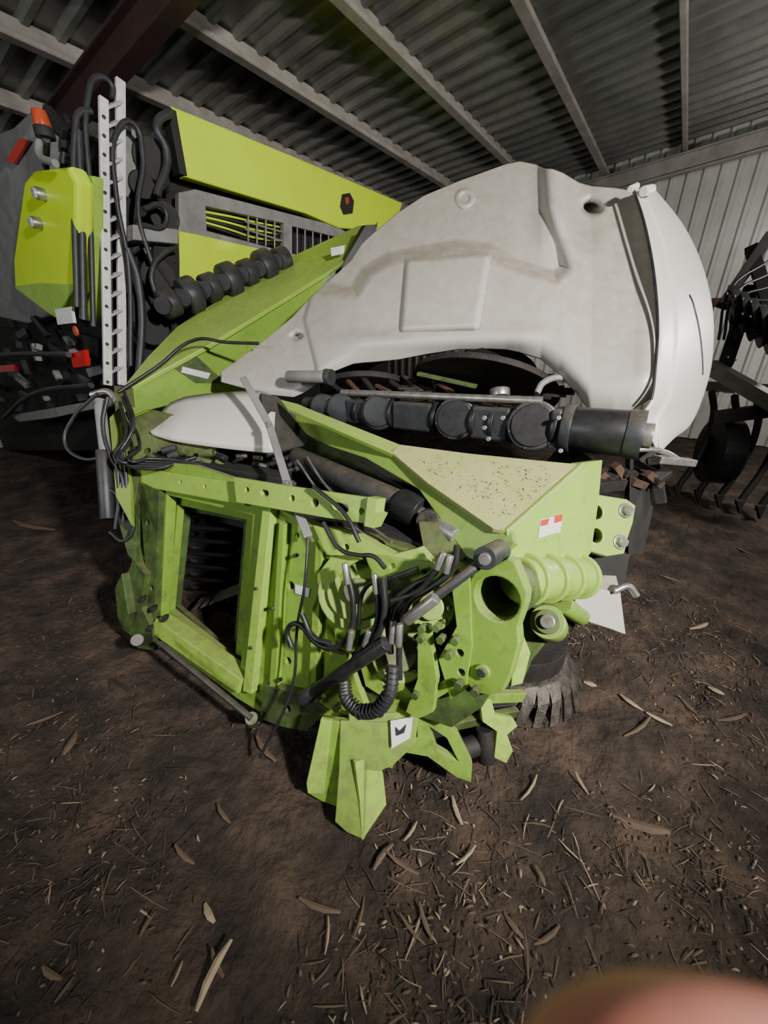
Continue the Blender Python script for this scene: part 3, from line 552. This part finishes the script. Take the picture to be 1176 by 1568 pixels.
# ---- hood
cols=[(340,572,584),(370,550,592),(410,520,603),(450,487,607),(466,470,600),(478,457,592),(510,428,568),(540,400,556),(556,375,554),(572,360,553),(610,328,549),(650,302,541),(700,281,533),(750,263,532),(775,254,533),(795,250,537),(830,257,548),(860,268,572),(885,283,600),(905,288,626),(940,291,630),(965,295,626),(988,300,612),(996,306,606)]
reg=[(545,450),(562,420),(600,398),(700,380),(748,386),(790,412),(850,428),(868,412),(858,370),(838,318),(832,230),(450,230),(450,440)]
pan=[(624,402),(748,392),(740,440),(732,488),(730,502),(616,506),(618,480)]
lobe=[(478,455),(468,490),(486,560),(490,620),(300,620),(300,560),(440,440)]
def hood_t(u,v,fr,top,bot):
    k=(u-340)/660
    h=(bot-top)/330
    t=2.55-.90*k + .42*h*(1-fr)**1.7 + .07*h*max(0,(fr-.86)/.14)**2
    rel=0
    rel-=.10*sst(.5-sdf(u,v,reg)/24)
    rel+=.045*sst(.5-sdf(u,v,pan)/8)
    rel-=.035*sst(.5-sdf(u,v,lobe)/7)
    for (cx,cy,rr,dd) in ((906,319,22,.16),(456,516,12,.08)):
        d=math.hypot((u-cx),(v-cy)*1.35); rel-=dd*sst((rr-d)/(rr*.5))
    d=math.hypot(u-712,v-306); rel+=.02*sst((15-d)/3)-.02*sst((10-d)/3)
    rel+=.06*math.exp(-((u-845)/24)**2)*sst((430-v)/90)
    rel+=.03*math.exp(-((v-(520-.02*(u-700)))/14)**2)*sst((u-500)/60)*sst((850-u)/60)
    rel-=.06*math.exp(-((u-885-(v-300)*.12)/22)**2)*sst((400-v)/80)
    t-=rel
    t+=.018*max(0,(u-975)/21)**2
    return t
NC,NR=300,150; rows=[]
for j in range(NR+1):
    fr=j/NR; r=[]
    for i in range(NC+1):
        u=340+656*i/NC; top,bot=lerp(cols,u); v=top+(bot-top)*fr
        uu=u+ (10*math.sin(math.pi*min(1,fr*1.0)))*sst((u-900)/96)
        r.append(P(uu,v,hood_t(u,v,fr,top,bot)))
    rows.append(r)
o=grid(C,'hood_shell',rows,HOOD); sm=o.modifiers.new('s','SOLIDIFY'); sm.thickness=.012; sm.offset=-1
Bk=Vector((.40,.92,0))*.62
top0=rows[0]
tr=[[p+Bk*k+Z*(.0 if k<.05 else -.05*k) for p in top0] for k in (0,.02,.3,.7,1)]
grid(C,'hood_top_cover',tr,CHAR)
tube(C,'hood_top_edge',[rows[0][i]+Z*.008+Bk*.03 for i in range(130,292,6)],.010,BLACK)
bk=[[p.lerp(Vector((q.x,q.y,q.z))+Bk,k) for p,q in zip(tr[-1],rows[-1])] for k in (0,.33,.66,1)]
grid(C,'hood_back_shell',bk,CHAR)
seam=[(972,288,1.98),(990,345,1.86),(1004,420,1.76),(1010,500,1.70),(1006,565,1.67),(1000,612,1.66),(985,640,1.68),(1000,672,1.7),(1008,690,1.72)]
sil=[(1000,286,2.2),(1047,345,2.3),(1077,410,2.4),(1092,480,2.42),(1091,550,2.35),(1078,605,2.25),(1058,650,2.1),(1032,672,1.95),(1012,692,1.75)]
rows2=[]
for j in range(65):
    a=cr(seam,j*8/64); b=cr(sil,j*8/64); A=P(*a); B=P(*b); M=P((a[0]+b[0])/2+ (b[0]-a[0])*.12,(a[1]+b[1])/2,(a[2]*.75+b[2]*.25))
    r=[]
    for i in range(29):
        k=i/28; q=A*(1-k)**2+M*2*k*(1-k)+B*k*k
        q=q+(CAM-q).normalized()*(.024*sst((k-.22)/.04)*sst((.97-k)/.05))
        r.append(q)
    for s in (.08,.3,.6): r.append(B+Vector((-.06,.5,0))*s)
    rows2.append(r)
o=grid(C,'hood_end_cap',rows2,HOODL); sm=o.modifiers.new('s','SOLIDIFY'); sm.thickness=.012; sm.offset=-1
tube(C,'end_cap_seam',[P(u-3,v,t-.010) for u,v,t in [cr(seam,k*.25) for k in range(0,21)]],.007,BLACK)
sl=[rows2[int(20+k*1.9)][int(14+k*1.0)] for k in range(9)]
tube(C,'end_cap_slot',[p+(CAM-p).normalized()*.003 for p in sl],.006,CHAR)
cyl(C,'hood_latch',P(985,293,1.93),P(998,290,1.96),.022,HOODL); cyl(C,'hood_latch',P(965,290,1.95),P(975,285,1.98),.016,HOODL)
# ================================================================ DISC HARROW (right)
R=root('disc_harrow')
beam(R,'main_beam',P(1085,560,4.0),P(1260,660,3.3),.14,.12,GREYM)
beam(R,'front_beam',P(1090,640,3.9),P(1240,620,3.6),.1,.12,DARK)
beam(R,'mast',P(1105,470,4.0),P(1180,360,3.8),.1,.1,DARK,up=D); beam(R,'mast',P(1110,560,4.0),P(1150,440,3.9),.12,.12,DARK,up=D)
beam(R,'mast_brace',P(1150,380,3.9),P(1230,640,3.5),.1,.1,DARK,up=D)
for k in range(7):
    c=P(1118+k*14,470+k*10,3.8-k*.05); cyl(R,'harrow_disc',c,c+Vector((.05,-.03,.02)),.2,BLACK,r2=.17,seg=30); cyl(R,'disc_hub',c,c+Vector((.08,-.05,.03)),.05,CHAR)
for k in range(5):
    u=1090+k*35; t=3.95-k*.12; a=P(u,600+k*6,t); g=Vector((a.x-.12,a.y-.1,.08)); tube(R,'spring_tine',[a,a+Vector((.14,.05,-.25)),Vector((a.x+.1,a.y,.5)),g],.03,DARK)
    prism(R,'tine_point',[g+Vector((-.05,-.02,.06)),g+Vector((.05,-.02,.06)),g+Vector((0,-.06,-.07))],Vector((0,.03,0)),DARK)
pipe(R,'gauge_tyre',P(1085,690,4.1),P(1118,692,4.05),.33,.15,BLACK); cyl(R,'gauge_hub',P(1088,690,4.1),P(1115,692,4.05),.16,DARK)
for k in range(4): tube(R,'harrow_hose',[P(1100+k*8,520,3.8),P(1120+k*7,440+k*8,3.75),P(1176,400+k*20,3.7)],.012,BLACK)
for k in range(14): c=P(1110+(k*23)%80,450+(k*31)%120,3.55); cyl(R,'harrow_bolt',c,c+Vector((0,-.03,0)),.010,STEELD,seg=8)
# ================================================================ HAND (photographer's, at the lens edge)
def cam(x,y,d): return CAM+Vector((1,0,0))*x+Vector((0,sp,cp))*y+Vector((0,cp,-sp))*d
def hand():
    V=[];Eg=[];Rr=[]
    def add(p,r,par=None):
        V.append(cam(*p)); Rr.append(r)
        if par is not None: Eg.append((par,len(V)-1))
        return len(V)-1
    pc=add((.115,-.125,-.035),.026)
    w=add((.135,-.185,-.075),.025,pc); fa_=add((.17,-.30,-.14),.034,w); add((.21,-.42,-.20),.04,fa_)
    def ch(pts,par=pc):
        k=par
        for p,r in pts: k=add(p,r,k)
        return k
    ch([((.100,-.090,-.010),.0115),((.078,-.070,.022),.0100),((.054,-.059,.034),.0092),((.036,-.0545,.035),.0092),((.027,-.0530,.035),.0091),((.0205,-.0535,.035),.0084),((.0155,-.0550,.035),.0068),((.0122,-.0565,.035),.0040)])
    ch([((.118,-.096,-.022),.0115),((.104,-.090,.020),.0100),((.082,-.100,.036),.0092),((.062,-.110,.034),.0078)])
    ch([((.134,-.106,-.030),.0110),((.124,-.110,.012),.0095),((.102,-.124,.030),.0088),((.082,-.132,.026),.0075)])
    ch([((.146,-.120,-.036),.0100),((.142,-.126,-.004),.0085),((.124,-.142,.012),.0078),((.108,-.148,.008),.0068)])
    ch([((.092,-.132,-.052),.0135),((.070,-.112,-.066),.0110),((.058,-.092,-.068),.0100),((.052,-.080,-.066),.0085)])
    me=bpy.data.meshes.new('hand'); me.from_pydata([tuple(v) for v in V],Eg,[]); o=bpy.data.objects.new('hand',me); COL.objects.link(o)
    o.modifiers.new('skin','SKIN')
    if not me.skin_vertices:
        bm=bmesh.new(); bm.from_mesh(me); bm.verts.layers.skin.verify(); bm.to_mesh(me); bm.free()
    for i,sv in enumerate(me.skin_vertices[0].data): sv.radius=(Rr[i],Rr[i]); sv.use_root=(i==0)
    s=o.modifiers.new('sub','SUBSURF'); s.levels=3; s.render_levels=3
    me.materials.append(SKIN); o.modifiers['skin'].use_smooth_shade=True
    return o
hand()
# ---------------------------------------------------------------- convert curves to meshes
bpy.context.view_layer.update(); dg=bpy.context.evaluated_depsgraph_get()
for ob,par,m,smo in PEND:
    me=bpy.data.meshes.new_from_object(ob.evaluated_get(dg)); me.materials.clear(); me.materials.append(m)
    nm=ob.name; mw=ob.matrix_world.copy(); cu=ob.data; bpy.data.objects.remove(ob); bpy.data.curves.remove(cu)
    o=bpy.data.objects.new(nm,me); COL.objects.link(o); o.matrix_world=mw
    if par: o.parent=par
    for p in me.polygons: p.use_smooth=smo
# ---------------------------------------------------------------- light
def lamp(kind,name,loc,tgt,size,e,col,ang=90,blend=.6):
    l=bpy.data.lights.new(name,kind); l.energy=e; l.color=col
    if kind=='AREA': l.size=size
    else: l.shadow_soft_size=size
    if kind=='SPOT': l.spot_size=math.radians(ang); l.spot_blend=blend
    o=bpy.data.objects.new(name,l); o.location=loc; o.rotation_euler=(Vector(tgt)-Vector(loc)).to_track_quat('-Z','Y').to_euler(); COL.objects.link(o)
lamp('SPOT','work_spotlight',(1.75,-1.05,2.75),(.35,2.1,1.45),.10,1150,(1,.965,.91),86,.7)
lamp('AREA','side_daylight',(-3.6,-1.2,2.6),(-1.6,3.5,2.7),1.0,70,(.93,.97,1))
a=W(5.2,1.8,2.4); lamp('POINT','wall_lamp',tuple(a),(0,0,0),.2,200,(1,.98,.94))
w=bpy.data.worlds.new('World'); S.world=w; w.use_nodes=True; w.node_tree.nodes['Background'].inputs[0].default_value=(.88,.93,1,1); w.node_tree.nodes['Background'].inputs[1].default_value=.07
# ---------------------------------------------------------------- camera
cd=bpy.data.cameras.new('camera'); co=bpy.data.objects.new('camera',cd); COL.objects.link(co); S.camera=co
co.location=CAM; co.rotation_euler=(math.pi/2-PITCH,0,0); cd.sensor_width=36; cd.sensor_fit='AUTO'; cd.lens=36*F/1568; cd.clip_start=.005; cd.clip_end=100
cd.dof.use_dof=True; cd.dof.focus_distance=1.9; cd.dof.aperture_fstop=7
